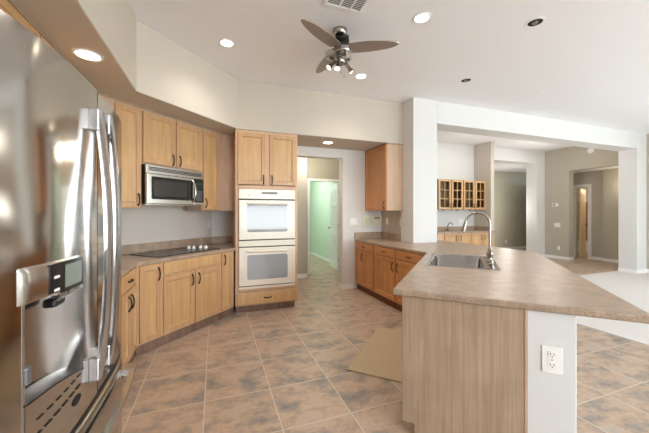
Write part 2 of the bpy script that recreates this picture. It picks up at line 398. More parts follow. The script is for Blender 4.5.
# ------------------------------------------------------------ cabinet building blocks (local x = width, y = into the wall, z = up)
def door_mb(x0, x1, z0, z1, yf, fr=.052, rec=.013, t=.02):
    mb = MB()
    def rc(i, y): return [(x0 + i, y, z0 + i), (x1 - i, y, z0 + i), (x1 - i, y, z1 - i), (x0 + i, y, z1 - i)]
    mb.loops([rc(0, yf + t), rc(0, yf + .003), rc(.003, yf), rc(fr, yf), rc(fr + .003, yf + rec * .6), rc(fr + .014, yf + rec)], True, False)
    return mb
def panel_mb(x0, x1, z0, z1, yf, fr=.052, rec=.013):
    i = fr + .0135; mb = MB()
    return mb.loops([[(x0 + i, y, z0 + i), (x1 - i, y, z0 + i), (x1 - i, y, z1 - i), (x0 + i, y, z1 - i)] for y in (yf + rec + .005, yf + rec)])
def slab_mb(x0, x1, z0, z1, yf, t=.02):
    mb = MB()
    def rc(i, y): return [(x0 + i, y, z0 + i), (x1 - i, y, z0 + i), (x1 - i, y, z1 - i), (x0 + i, y, z1 - i)]
    mb.loops([rc(0, yf + t), rc(0, yf + .006), rc(.004, yf + .002), rc(.012, yf)])
    return mb
def pull(x, z, yf, parent, L=.12, horiz=False, r=.0062):
    pts = []; rs = []
    for i in range(11):
        a = i / 10; k = math.sin(math.pi * a) ** .55
        q = (a - .5) * L
        pts.append((x + q, yf - .026 * k, z) if horiz else (x, yf - .026 * k, z + q)); rs.append(r * (1.35 - .35 * k))
    return MB().tube(pts, rs, 8).build('handle', 'bronze', parent, smooth=True)
def cab_door(p, x0, x1, z0, z1, yf, m, hx=None, hz=None, L=.125):
    d = door_mb(x0, x1, z0, z1, yf).build('door', m + '_rail', p)
    panel_mb(x0, x1, z0, z1, yf).build('door_panel', m, d)
    if hx is not None: pull(hx, hz, yf, d, L)
    return d
def cab_drawer(p, x0, x1, z0, z1, yf, m, handle=True, shaker=False):
    d = (door_mb(x0, x1, z0, z1, yf, .03, .006) if shaker else slab_mb(x0, x1, z0, z1, yf)).build('drawer', m, p)
    if handle: pull((x0 + x1) / 2, (z0 + z1) / 2, yf, d, .10, True)
    return d

UO = Vector((-.69, 3.25, 0))        # origin of the cooktop wall run, s along 45 deg, d into the wall
# --- base cabinets on the cooktop wall
yb = .012                            # cabinet face behind counter edge
def base45(s0, s1, name, label, cat='cabinet', group=None, **kw):
    return empty(name, (UO.x, UO.y, 0), 45, label, cat, group)
G1 = 'maple base cabinets under the cooktop counter'
c = base45(0, 0, 'base_cabinet', 'narrow maple base cabinet with one tall door, left of the cooktop cabinet', group=G1)
MB().box(.0, .262, yb, .68, .1, .855).build('cabinet_box', 'frame', c)
MB().box(.005, .262, yb + .012, .66, 0, .1).build('toe_kick', 'toe', c)
cab_door(c, .026, .25, .115, .852, yb - .02, 'maple', .215, .75)
c = base45(0, 0, 'base_cabinet', 'wide maple base cabinet below the black cooktop, one drawer front over two doors', group=G1)
MB().box(.264, 1.072, yb, .68, .1, .855).build('cabinet_box', 'frame', c)
MB().box(.264, 1.072, yb + .012, .66, 0, .1).build('toe_kick', 'toe', c)
cab_drawer(c, .28, 1.058, .722, .852, yb - .02, 'maple', False)
cab_door(c, .28, .664, .115, .705, yb - .02, 'maple', .625, .61)
cab_door(c, .678, 1.058, .115, .705, yb - .02, 'maple', .718, .61)
c = base45(0, 0, 'base_cabinet', 'narrow maple base cabinet with one tall door, squeezed beside the oven tower', group=G1)
MB().box(1.074, 1.318, yb, .30, .1, .855).build('cabinet_box', 'frame', c)
MB().box(1.074, 1.32, yb + .012, .30, 0, .1).build('toe_kick', 'toe', c)
cab_door(c, 1.092, 1.288, .115, .852, yb - .02, 'maple', 1.127, .76)
# --- base cabinets on the fridge wall
G2 = 'maple base cabinets beside the refrigerator'
for y0, y1, lab in ((2.66, 3.235, 'maple base cabinet in the corner between refrigerator and cooktop, drawer above doors'),
                    (1.86, 2.655, 'maple base cabinet hidden close behind the steel refrigerator')):
    c = empty('base_cabinet', (-.697, y0, 0), 90, lab, 'cabinet', G2); w = y1 - y0
    MB().box(0, w, 0, .68, .1, .855).build('cabinet_box', 'frame', c)
    MB().box(0, w, .012, .66, 0, .1).build('toe_kick', 'toe', c)
    cab_drawer(c, .02, w - .03, .722, .852, -.02, 'maple')
    cab_door(c, .02, w / 2 - .01, .115, .705, -.02, 'maple', w / 2 - .045, .60)
    cab_door(c, w / 2, w - .03, .115, .705, -.02, 'maple', w / 2 + .035, .60)
# --- counter, left
o = MB().prism([(-.685, 1.83), (-.685, 3.247), (.252, 4.184), (.252, 4.893), (-.048, 4.893), (-1.412, 3.525), (-1.412, 1.83)], CT - .038, CT).build('countertop', 'counter', bevel=.009, seg=3)
tag(o, 'speckled tan laminate countertop running under the microwave and past the refrigerator', 'countertop')
bs = MB().loops([[(-1.410, 3.518, CT), (-.052, 4.876, CT), (-.038, 4.862, CT), (-1.396, 3.504, CT)], [(-1.410, 3.518, CT + .105), (-.052, 4.876, CT + .105), (-.038, 4.862, CT + .105), (-1.396, 3.504, CT + .105)]])
bs.box(-.04, .252, 4.878, 4.897, CT, CT + .105).box(-1.417, -1.398, 1.83, 3.51, CT, CT + .105)
bs.build('backsplash', 'counter', o, bevel=.003)
# --- cooktop
c = empty('cooktop', (UO.x, UO.y, CT), 45, 'black glass cooktop with white knobs set in the tan counter', 'cooktop')
MB().rrect(.29, 1.19, .10, .60, -.009, -.001, .02).build('glass_top', 'cookglass', c, bevel=.002)
o = c.children[0]; o.rotation_euler = (R(-90), 0, 0)
for a, b, r in ((.47, .24, .10), (.47, .47, .075), (.80, .24, .075), (.80, .46, .10)):
    MB().lathe([(r - .003, .0090), (r - .003, .0094), (r, .0094), (r, .0090)], Matrix.Translation((a, b, 0)), 32, False).build('burner_ring', mat('grey_ring', (92, 90, 88), .3), c)
for a, b in ((.968, .44), (.995, .385), (1.075, .35), (1.105, .29)):
    MB().lathe([(.026, .009), (.026, .014), (.020, .018), (.017, .040), (.012, .043), (0, .043)], Matrix.Translation((a, b, 0)), 20).build('knob', 'knob_white', c, smooth=True)
# --- upper cabinets on the cooktop wall
yu = .329; YW = .712
G3 = 'maple wall cabinets over the cooktop'
c = empty('wall_cabinet', (UO.x, UO.y, 0), 45, 'tall narrow maple wall cabinet left of the microwave, in the corner', 'cabinet', G3)
MB().box(-.135, .262, yu, YW, 1.41, 2.474).build('cabinet_box', 'side', c)
cab_door(c, -.008, .252, 1.415, 2.45, yu - .02, 'maple', .215, 1.50)
c = empty('wall_cabinet', (UO.x, UO.y, 0), 45, 'two door maple wall cabinet directly above the microwave', 'cabinet', G3)
MB().box(.264, 1.07, yu, YW, 1.888, 2.474).build('cabinet_box', 'side', c)
cab_door(c, .272, .664, 1.90, 2.45, yu - .02, 'maple', .628, 1.98)
cab_door(c, .684, 1.06, 1.90, 2.45, yu - .02, 'maple', .722, 1.98)
c = empty('wall_cabinet', (UO.x, UO.y, 0), 45, 'tall narrow maple wall cabinet between the microwave and the oven tower', 'cabinet', G3)
MB().box(1.072, 1.42, yu, .60, 1.395, 2.474).build('cabinet_box', 'side', c)
cab_door(c, 1.088, 1.35, 1.405, 2.45, yu - .02, 'maple', 1.122, 1.49)
# filler panel between that cabinet and the tower (faces the room)
o = tag(MB().box(.083, .252, 4.488, 4.52, 1.395, 2.486).build('filler_panel', 'side'), 'pinkish wooden filler panel closing the gap left of the oven tower', 'panel')
# --- uppers on the fridge wall
c = empty('wall_cabinet', (-1.03, 1.4, 0), 90, 'maple wall cabinet above the refrigerator, tucked under the soffit', 'cabinet', 'maple wall cabinets over the refrigerator side')
MB().box(0, .935, 0, .38, 1.9, 2.474).build('cabinet_box', 'side', c)
cab_door(c, .005, .46, 1.91, 2.462, -.02, 'maple'); cab_door(c, .47, .93, 1.91, 2.462, -.02, 'maple')
c = empty('wall_cabinet', (-1.03, 2.345, 0), 90, 'maple wall cabinet between the refrigerator and the corner cabinet', 'cabinet', 'maple wall cabinets over the refrigerator side')
MB().box(0, 1.0, 0, .38, 1.41, 2.474).build('cabinet_box', 'side', c)
cab_door(c, .01, .495, 1.415, 2.462, -.02, 'maple', .455, 1.5); cab_door(c, .505, .98, 1.415, 2.462, -.02, 'maple', .545, 1.5)
# light scribe strip where cabinets meet the soffit
mb = MB()
mb.box(-1.06, -1.015, -.2, 3.36, 2.474, 2.489)
mb.loops([[(-1.04, 3.345, z), (.092, 4.477, z), (.078, 4.505, z), (-1.04, 3.39, z)] for z in (2.474, 2.489)])
mb.box(.08, .254, 4.48, 4.51, 2.474, 2.489)
struct('trim_4', mb, 'panel')

# ------------------------------------------------------------ microwave
c = empty('microwave', (UO.x, UO.y, 0), 45, 'stainless over-the-range microwave with black glass door, hung under maple cabinets', 'microwave')
yf = .255; x0, x1 = .268, 1.03; z0, z1 = 1.46, 1.88
MB().box(x0, x1, yf + .025, YW, z0, z1).build('housing', 'black', c, bevel=.003)
MB().box(x0 + .03, x1 - .03, yf + .06, YW - .05, z0 - .01, z0).build('underside_filter', 'steel2', c)
MB().box(x0, x1, yf, yf + .025, z1 - .095, z1).build('top_grille', 'steel2', c, bevel=.004)
g = MB()
for i in range(3): g.box(x0 + .03, x1 - .03, yf - .002, yf + .01, z1 - .064 + i * .015, z1 - .055 + i * .015)
g.build('vent', 'black', c)
d = MB().box(x0, x1 - .15, yf - .012, yf + .025, z0, z1 - .098).build('door', 'steel2', c, bevel=.006)
MB().rrect(x0 + .05, x1 - .175, z0 + .05, z1 - .125, yf - .015, yf, .012).build('window', 'darkglass', d)
MB().rrect(x0 + .075, x1 - .26, z0 + .085, z1 - .16, yf - .0165, yf - .01, .012).build('inner_window', mat('tinted_screen', (66, 62, 60), .15, .3), d)
MB().box(x1 - .150, x1, yf - .011, yf + .025, z0, z0 + .035).build('lower_trim', 'steel2', c, bevel=.004)
h = MB().tube([(x1 - .185 + .012 * math.sin(math.pi * i / 10), yf - .012 - .045 * math.sin(math.pi * i / 10) ** .6, z0 + .03 + (z1 - z0 - .15) * i / 10) for i in range(11)], .011, 12).build('handle', 'chrome', d, smooth=True)
p = MB().box(x1 - .148, x1, yf - .010, yf + .025, z0 + .035, z1 - .098).build('control_panel', 'black', c, bevel=.004)
MB().rrect(x1 - .14, x1 - .02, z0 + .04, z1 - .125, yf - .013, yf, .008).build('keypad', 'black', p)
MB().box(x1 - .125, x1 - .035, yf - .0145, yf - .01, z1 - .17, z1 - .145).build('display', mat('green_display', (60, 90, 80), .2), p)
kb = MB()
for i in range(5):
    for j in range(3): kb.box(x1 - .122 + j * .032, x1 - .100 + j * .032, yf - .0142, yf - .01, z0 + .055 + i * .026, z0 + .070 + i * .026)
kb.build('key', mat('grey_keys', (120, 120, 122), .4), p)
MB().lathe([(.012, 0), (.012, .003), (.010, .004), (0, .004)], Matrix.Translation((x0 + .035, yf - .012, z0 + .03)) @ Matrix.Rotation(R(90), 4, 'X'), 20).build('badge', 'chrome', d)

# ------------------------------------------------------------ oven tower
TX0, TX1, TY = .256, 1.114, 4.19
c = empty('oven_tower_cabinet', (TX0, TY, 0), 0, 'tall maple cabinet housing the white double wall oven', 'cabinet')
w = TX1 - TX0
fr = MB().box(0, .042, 0, .69, .1, SF - .004).box(w - .042, w, 0, .69, .1, SF - .004).box(.042, w - .042, 0, .02, 1.69, 1.74).box(.042, w - .042, 0, .02, .288, .325).box(.042, w - .042, 0, .02, .1, .12).box(.042, w - .042, 0, .02, 2.44, SF - .004)
fr.box(.042, w - .042, .67, .69, .1, SF - .004).box(.042, w - .042, .02, .67, 1.70, 1.73).box(.042, w - .042, .02, .67, .29, .32).box(w / 2 - .03, w / 2 + .03, 0, .02, 1.74, 2.44)
fr.build('cabinet_frame', 'frame', c, bevel=.002)
MB().box(0.01, w - .03, .05, .66, 0, .1).build('toe_kick', 'toe', c)
cab_door(c, .028, .402, 1.748, 2.452, -.02, 'maple', .372, 1.82)
cab_door(c, .458, .832, 1.748, 2.452, -.02, 'maple', .488, 1.82)
cab_drawer(c, .022, .838, .113, .284, -.02, 'maple', True)
# double oven
c = empty('double_oven', (TX0 + .045, TY, 0), 0, 'white double wall oven stacked in the maple tower', 'oven'); w = .768
yf = -.024
MB().box(0.003, w - .003, .0, .62, .332, 1.684).build('oven_body', 'oven', c)
p = MB().box(-.004, w + .004, yf, 0.001, 1.552, 1.686).build('control_panel', 'oven', c, bevel=.005)
MB().rrect(.30, .52, 1.62, 1.65, yf - .003, yf, .005).build('display', mat('brown_display', (92, 78, 52), .2), p)
mk_ = mat('beige_keys', (190, 182, 166), .4)
for sx0 in (.19, .56):
    kb = MB()
    for i in range(4):
        for j in range(2): kb.box(sx0 + i * .022, sx0 + i * .022 + .012, yf - .002, yf, 1.60 + j * .022, 1.607 + j * .022)
    kb.build('key', mk_, p)
tag(MB().lathe([(.007, 0), (.007, .003), (0, .003)], Matrix.Translation((.13, yf, 1.60)) @ Matrix.Rotation(R(90), 4, 'X'), 12).build('indicator', 'slot', p))
MB().box(0, w, yf + .012, 0, 1.538, 1.552).build('seam', 'matteblack', c)
def oven_door(z0, z1, wz0, wz1):
    d = MB().box(-.002, w + .002, yf - .012, .0, z0, z1).build('door', 'oven', c, bevel=.008, seg=3)
    MB().rrect(.108, .662, wz0, wz1, yf - .0145, yf - .01, .03).build('window', 'ovenglass', d)
    pts = [(.10 + (w - .20) * i / 14, yf - .014 - .034 * math.sin(math.pi * i / 14) ** .5, z1 - .048 + .0 * i) for i in range(15)]
    MB().tube(pts, .012, 12, flat=1.3).build('handle', 'oven', d, smooth=True)
oven_door(.998, 1.536, 1.10, 1.475)
MB().box(0, w, yf + .01, 0, .985, .998).build('seam', 'matteblack', c)
MB().box(-.003, w + .003, yf, 0, .905, .985).build('middle_rail', 'oven', c, bevel=.004)
MB().box(0, w, yf + .01, 0, .893, .905).build('seam', 'matteblack', c)
oven_door(.372, .891, .455, .79)
MB().box(0, w, yf + .01, 0, .362, .372).build('seam', 'matteblack', c)
MB().box(-.003, w + .003, yf, 0, .328, .362).build('bottom_trim', 'oven', c, bevel=.004)

# ------------------------------------------------------------ refrigerator
FY0, FY1, FZ = .863, 1.787, 1.81
FC = (FY0 + FY1) / 2; FH = (FY1 - FY0) / 2
def fx(y, out=0):
    v = min(1, abs((y - FC) / FH)); return -.446 + .04 * (1 - v ** 3) + out
fr_ = empty('refrigerator', (-.8, FC, 0), 0, 'large stainless french-door refrigerator at the left edge', 'refrigerator')
fr_.location = (0, 0, 0)
def curved(y0, y1, z0, z1, n=24, back=-.50, out=0, rnd=.006):
    mb = MB(); ys = [y0 + (y1 - y0) * i / n for i in range(n + 1)]
    L0 = [(fx(y, out), y) for y in ys] + [(back, y1), (back, y0)]
    def sh(P, k):
        return [(x - (k if i <= n else 0), y) for i, (x, y) in enumerate(P)]
    mb.loops([[(x, y, z) for x, y in sh(L0, k)] for z, k in ((z0, rnd), (z0 + rnd, 0), (z1 - rnd, 0), (z1, rnd))])
    return mb
MB().box(-1.25, -.505, FY0 + .01, FY1 - .01, .02, FZ - .02).build('cabinet_body', mat('fridge_grey_side', (150, 150, 150), .4, .6), fr_, bevel=.005)
MB().box(-.56, -.508, FY0 + .02, FY1 - .02, .0, .10).build('kick_grille', 'matteblack', fr_)
SEAM = 1.322
# left door carries the dispenser recess: door is built round a rectangular hole
HY0, HY1, HZ0, HZ1 = .92, 1.205, .74, 1.14
ld = MB()
def cslab(mb, y0, y1, z0, z1, n, back=-.50):
    ys = [y0 + (y1 - y0) * i / n for i in range(n + 1)]
    P = [(fx(y), y) for y in ys] + [(back, y1), (back, y0)]
    mb.loops([[(x, y, z) for x, y in P] for z in (z0, z1)])
cslab(ld, FY0, SEAM - .003, HZ1, FZ, 24)
cslab(ld, FY0, HY0, .70, HZ1, 10); cslab(ld, HY1, SEAM - .003, .70, HZ1, 6); cslab(ld, HY0, HY1, .70, HZ0, 12)
ldo = ld.build('door', 'steel', fr_, smooth=True)
# dispenser
dp = MB()
ys = [HY0 + (HY1 - HY0) * i / 12 for i in range(13)]
dp.loops([[(fx(y, -.012), y, HZ0) for y in ys] , [(fx(y, -.035), y, HZ0 + .10) for y in ys], [(fx(y, -.052), y, HZ0 + .16) for y in ys], [(fx(y, -.052), y, HZ1) for y in ys]], False, False, closed=False)
dp.build('dispenser_back', 'steel2', ldo, smooth=True)
for y in (HY0, HY1 - .008): MB().box(-.50, fx(y + .004, .001), y, y + .008, HZ0, HZ1).build('dispenser_side', 'chrome', ldo)
# tray lip with slots
tr = MB(); n = 16; ys = [HY0 + .008 + (HY1 - HY0 - .016) * i / n for i in range(n + 1)]
def lip(y): return .893 - .045 * ((y - HY0) / (HY1 - HY0)) ** 2
P0 = [(fx(y, .001), y, HZ0) for y in ys]; P1 = [(fx(y, .001), y, lip(y)) for y in ys]; P2 = [(fx(y, -.045), y, lip(y) + .012) for y in ys]
tr.loops([P0, P1, P2], False, False, closed=False)
tr.build('drip_tray', 'steel2', ldo, smooth=True)
sl = MB()
for k in range(6):
    ya = HY0 + .035 + k * .038
    sl.tube([(fx(y, .002), y, .795 + .02 * (y - HY0) / .28) for y in (ya, ya + .012, ya + .024)], .0028, 6)
    sl.tube([(fx(y, .002), y, .835 + .01 * (y - HY0) / .28) for y in (ya + .01, ya + .02, ya + .03)], .0022, 6)
sl.tube([(fx(y, .002), y, lip(y)) for y in ys], .0022, 6)
sl.build('drip_slot', 'matteblack', ldo)
MB().lathe([(.014, 0), (.014, .006), (0, .006)], Matrix.Translation((fx(1.15, -.003), 1.15, .775)) @ Matrix.Rotation(R(90), 4, 'Y') @ Matrix.Scale(1.9, 4, (0, 1, 0)), 16).build('tray_grip', 'matteblack', ldo)
# control fascia on door
fa = MB(); n = 18; y0, y1 = .903, 1.172
ys = [y0 + (y1 - y0) * i / n for i in range(n + 1)]
def fzb(y): return 1.140 - .022 * max(0, (y - 1.02) / (y1 - 1.02))
P = [[(fx(y, .007 if y0 < y < y1 else -.002), y, fzb(y)) for y in ys], [(fx(y, .009 if y0 < y < y1 else -.002), y, fzb(y) + .01) for y in ys], [(fx(y, .009 if y0 < y < y1 else -.002), y, 1.215) for y in ys], [(fx(y, .003), y, 1.228) for y in ys], [(fx(y, -.01), y, 1.228) for y in ys]]
fa.loops([[(fx(y, -.01), y, fzb(y)) for y in ys]] + P, False, False, closed=False)
fao = fa.build('control_fascia', 'steel2', ldo, smooth=True)
def cplate(name, ya, yb_, za, zb, off, m, par, t=.004, slope=0):
    mb = MB(); ys = [ya + (yb_ - ya) * i / 6 for i in range(7)]
    mb.loops([[(fx(y, off), y, za) for y in ys] + [(fx(y, off - t), y, za) for y in ys[::-1]], [(fx(y, off), y, zb) for y in ys] + [(fx(y, off - t), y, zb) for y in ys[::-1]]])
    return mb.build(name, m, par)
cplate('button_panel', .995, 1.048, 1.145, 1.222, .0115, 'black', fao)
cplate('display', 1.050, 1.164, 1.137, 1.222, .0115, 'black', fao)
cplate('screen', 1.060, 1.152, 1.147, 1.212, .0125, mat('grey_lcd', (128, 138, 128), .25), fao)
for k in range(3): cplate('button', 1.03 + k * .045, 1.068 + k * .045, 1.125, 1.136, .0135, 'chrome', fao)
for zz in (1.185, 1.150): cplate('button', 1.010, 1.032, zz - .003, zz + .004, .0125, 'plate', fao)
MB().box(-.45, -.415, 1.04, 1.10, 1.095, 1.12).build('dispenser_nozzle', 'black', fao, bevel=.008)
MB().box(fx(.94, -.045), fx(.94, .004),   .926, .948, .94, .985).build('water_lever', mat('grey_lever', (120, 120, 124), .3, .5), ldo, bevel=.005)
rdo = curved(SEAM + .003, FY1, .70, FZ, 20).build('door', 'steel', fr_, smooth=True)
fdo = curved(FY0, FY1, .09, .665, 30).build('freezer_drawer', 'steel', fr_, smooth=True)
curved(FY0 + .004, FY1 - .004, .664, .701, out=-.010, rnd=.0005).build('door_gap', 'matteblack', fr_)
def vhandle(par, y, xe, xm, za, zb):
    pts = [(xe + (xm - xe) * math.sin(math.pi * i / 20) ** .8, y, za + (zb - za) * i / 20) for i in range(21)]
    h = MB(); L = []
    for (x, yy, z) in pts: L.append([(x + a * .013, yy + b * .011, z) for a, b in ((-1, -1), (-.2, -1.15), (.7, -1), (1, 0), (.7, 1), (-.2, 1.15), (-1, 1), (-.8, 0))])
    h.loops(L); ho = h.build('handle', 'chrome', par, smooth=True)
    for z in (za + .035, zb - .035):
        MB().box(fx(y) - .004, xe + .008, y - .017, y + .014, z - .04, z + .04).build('handle_mount', 'chrome', ho, bevel=.006)
vhandle(ldo, 1.262, -.385, -.352, .78, 1.72)
vhandle(rdo, 1.375, -.385, -.357, .78, 1.735)
pts = [(fx(y, .045 + .012 * math.sin(math.pi * (y - .92) / .8)), y, .60) for y in [.92 + .8 * i / 20 for i in range(21)]]
h = MB(); L = []
for x, y, z in pts: L.append([(x + a * .012, y, z + b * .013) for a, b in ((-1, -1), (.7, -1), (1, 0), (.7, 1), (-1, 1))])
ho = h.loops(L).build('handle', 'chrome', fdo, smooth=True)
for y in (.945, 1.70):
    MB().box(fx(y) - .004, fx(y, .062), y - .035, y + .035, .583, .615).build('handle_mount', 'chrome', ho, bevel=.004)

# ------------------------------------------------------------ right-hand run
G4 = 'warm maple base cabinets along the right wall'
XR = 2.385
def rbase(ytop, ybot, label, two):
    c = empty('base_cabinet', (XR, ytop, 0), -90, label, 'cabinet', G4); w = ytop - ybot
    MB().box(0, w - .002, 0, .52, .1, .855).build('cabinet_box', 'maple_warm', c)
    MB().box(0, w - .002, .03, .5, 0, .1).build('toe_kick', 'toe_red', c)
    cab_drawer(c, .02, w - .02, .722, .845, -.02, 'maple_warm')
    if two:
        cab_door(c, .02, w / 2 - .005, .115, .705, -.02, 'maple_warm', w / 2 - .04, .60)
        cab_door(c, w / 2 + .005, w - .02, .115, .705, -.02, 'maple_warm', None)
    else:
        cab_door(c, .02, w - .02, .115, .705, -.02, 'maple_warm', w - .06 if two is False else .06, .60)
    return c
rbase(4.893, 4.215, 'orange-toned base cabinet beside the doorway, one drawer over two doors', True)
rbase(4.213, 3.60, 'orange-toned base cabinet in the middle of the right wall run', False)
rbase(3.598, 2.96, 'orange-toned base cabinet next to the inner corner by the sink', None)
# wall cabinet right of doorway
c = empty('wall_cabinet', (2.595, 4.893, 0), -90, 'maple wall cabinet hanging right of the doorway above the intercom', 'cabinet')
MB().box(0, .715, 0, .318, 1.40, 2.474).build('cabinet_box', 'side', c, bevel=.002)
cab_door(c, .01, .705, 1.405, 2.46, -.02, 'maple_warm', .655, 1.49)
struct('trim_5', MB().box(2.57, 2.915, 4.168, 4.893, 2.474, 2.489), 'panel')

# peninsula cabinet: local x along +45 (away), y toward (+x,-y)
r2 = math.sqrt(.5)
c = empty('sink_cabinet', (0, 0, 0), 45, 'peninsula base cabinet under the steel sink, clad in pale grained wood', 'cabinet')
# local coords: X'=a, Y'=-b   (rot 45: x'=(1,1)/r2, y'=(-1,1)/r2 = -b)
A0 = 2.65 * r2; A1 = 3.70
e = MB()
prof = [(.345, .085), (.345, .851), (-.288, .851), (-.288, 0), (.275, 0), (.275, .085)]
e.loops([[(A0, y, z) for y, z in prof], [(A0 + .018, y, z) for y, z in prof]])
e.build('end_panel', 'panel', c, bevel=.002)
MB().box(A0 + .018, A1, .303, .323, .1, .852).box(A0 + .018, A1, -.285, -.265, .1, .852).box(A0 + .018, A1, -.265, .325, .1, .12).box(A1 - .02, A1, -.265, .325, .1, .852).build('cabinet_box', 'frame', c)
MB().box(A0 + .018, A1, .20, .275, 0, .1).build('toe_kick', 'toe', c)
xs = [A0 + .03, 2.45, 3.02, 3.62]
for i in range(3): door = MB().box(xs[i] + .01, xs[i + 1] - .01, .323, .341, .115, .84).build('door', 'maple', c, bevel=.004)
tag(MB().box(A0 - .004, A0 + .014, -.302, -.290, 0, .851).build('scribe_strip', 'frame', c), 'thin wooden edge strip')

# counter, right + peninsula
def ab(a, b): return ((a + b) * r2, (a - b) * r2)
outer = [(2.918, 4.893), (2.36, 4.893), (2.36, 2.926), (1.0245, 1.5905), (1.8625, .7525), (3.52, 2.41), (3.60, 2.54), (3.635, 2.72), (3.635, 4.235), (3.36, 4.235), (3.36, 3.897), (2.918, 3.897)]
SA0, SA1, SB0, SB1 = 2.80, 3.68, -.325, .272
hole = [ab(SA0 + .03, SB0 + .03), ab(SA0 + .03, SB1 - .03), ab(SA1 - .03, SB1 - .03), ab(SA1 - .03, SB0 + .03)]
o = MB().prism(outer, CT - .038, CT, [hole]).build('countertop', 'counter', bevel=.010, seg=3)
tag(o, 'large angled tan laminate countertop of the sink peninsula and right wall', 'countertop')
MB().box(2.36, 2.90, 4.878, 4.897, CT, CT + .12).box(2.899, 2.917, 3.98, 4.878, CT, CT + .12).build('backsplash', 'counter', o, bevel=.003)

# sink
c = empty('sink', (0, 0, CT), 45, 'stainless drop-in kitchen sink in the peninsula counter', 'sink')
def rl(a0, a1, b0, b1, r, z, n=5): return [(a, -b, z) for a, b in rr_pts(a0, a1, b0, b1, r, n)]
bA0, bA1, bB0, bB1 = SA0 + .035, SA1 - .045, SB0 + .035, SB1 - .115
mb = MB()
mb.loops([rl(SA0, SA1, SB0, SB1, .015, 0.0), rl(SA0 + .003, SA1 - .003, SB0 + .003, SB1 - .003, .015, .006), rl(SA0 + .012, SA1 - .012, SB0 + .012, SB1 - .012, .015, .004),
          rl(bA0 - .006, bA1 + .006, bB0 - .006, bB1 + .006, .05, .004), rl(bA0, bA1, bB0, bB1, .05, -.002), rl(bA0 + .012, bA1 - .012, bB0 + .012, bB1 - .012, .05, -.17), rl(bA0 + .04, bA1 - .04, bB0 + .04, bB1 - .04, .04, -.195)], False, True)
mb.build('basin', 'sink', c, smooth=True)
MB().lathe([(.045, -.1945), (.045, -.191), (.034, -.190), (.03, -.1935), (0, -.1935)], Matrix.Translation(((bA0 + bA1) / 2, -(bB0 + bB1) / 2, 0))).build('drain', 'chrome', c, smooth=True)
# faucet
fa_, fb_ = 3.25, .222
fp = ab(fa_, fb_)
c = empty('faucet', (fp[0], fp[1], CT + .006), 45, 'tall brushed nickel gooseneck faucet on the peninsula sink deck', 'faucet')
MB().lathe([(.034, .0), (.034, .008), (.027, .014), (.025, .05), (.030, .055), (.030, .085), (.021, .095), (.021, .13), (.014, .14)], seg=20).build('base', 'nickel', c, smooth=True)
pts = [(0, 0, .13), (0, 0, .362)]
for i in range(1, 13):
    t = R(180 - 14.5 * i); pts.append((0, .104 + .104 * math.cos(t) , .362 + .104 * math.sin(t)))
lp = pts[-1]
n_ = MB().tube(pts, .0115, 12).build('spout', 'nickel', c, smooth=True)
dv = (Vector(pts[-1]) - Vector(pts[-2])).normalized()
q = Vector(lp)
MB().tube([q - dv * .01, q + dv * .015, q + dv * .06, q + dv * .10, q + dv * .105], [.0135, .018, .021, .022, .012], 14).build('spray_head', 'nickel', c, smooth=True)
MB().tube([(-.02, 0, .07), (-.045, 0, .075), (-.06, .0, .095), (-.066, 0, .125)], [.013, .012, .009, .008], 10).build('lever', 'nickel', c, smooth=True)
MB().lathe([(.018, 0), (.018, .01), (.012, .014), (.012, .045), (.008, .05), (0, .05)], Matrix.Translation((-.20, .0, 0)), 16).build('soap_pump', 'nickel', c, smooth=True)

# ------------------------------------------------------------ wall plates
def outlet(name, loc, rz, label, cat='outlet', kind='outlet', w=.07, h=.115, group=None):
    c = empty(name, loc, rz, label, cat, group)
    MB().rrect(-w / 2, w / 2, -h / 2, h / 2, -.006, 0, .004, 2).build('cover_plate', 'plate', c, bevel=.002)
    if kind == 'outlet':
        for z in (.027, -.027):
            s = MB().rrect(-.018, .018, z - .017, z + .017, -.009, -.005, .012, 4).build('socket', 'plate', c)
            MB().box(-.009, -.006, -.0095, -.008, z - .002, z + .008).box(.006, .009, -.0095, -.008, z - .002, z + .008).lathe([(.003, 0), (.003, .0015), (0, .0015)], Matrix.Translation((0, -.008, z - .009)) @ Matrix.Rotation(R(90), 4, 'X'), 8).build('slot', 'slot', s)
        MB().lathe([(.003, 0), (.003, .001), (0, .001)], Matrix.Translation((0, -.006, 0)) @ Matrix.Rotation(R(90), 4, 'X'), 8).build('screw', 'slot', c)
    else:
        n = {'switch': 1, 'switch2': 2}[kind]
        for i in range(n):
            cx = (i - (n - 1) / 2) * .046
            MB().box(cx - .005, cx + .005, -.016, -.005, -.010, .010).build('toggle', 'plate', c, bevel=.002)
    return c
outlet('wall_outlet', (1.6115, 1.0385, .614), -45, 'white duplex outlet on the end of the white half wall', w=.085, h=.135)
outlet('wall_outlet', (-.085 + .0, 4.865, 1.19), 45, 'white outlet above the counter left of the oven tower')
outlet('light_switch', (2.345, 4.899, 1.205), 0, 'white double light switch plate between the doorway and the intercom', 'light switch', 'switch2', .14)
outlet('wall_outlet', (2.919, 4.70, 1.21), -90, 'outlet under the right wall cabinet nearest the room corner')
outlet('wall_outlet', (2.919, 4.27, 1.20), -90, 'outlet on the side wall above the right backsplash, left of its neighbour switch')
outlet('light_switch', (2.919, 4.06, 1.18), -90, 'single light switch on the side wall next to the white post', 'light switch', 'switch', .07)
outlet('wall_outlet', (9.599, 5.99, .32), -90, 'low white outlet on the far beige wall under the switches')
outlet('light_switch', (9.599, 6.03, 1.0), -90, 'wide white switch plate on the far beige wall', 'light switch', 'switch2', .17, .13)
outlet('wall_outlet', (10.2, 8.199, .30), 0, 'small white outlet low on the olive wall of the passage')
outlet('wall_outlet', (6.39, 6.499, 1.15), 0, 'white outlet on the wall over the wet bar counter', w=.14)
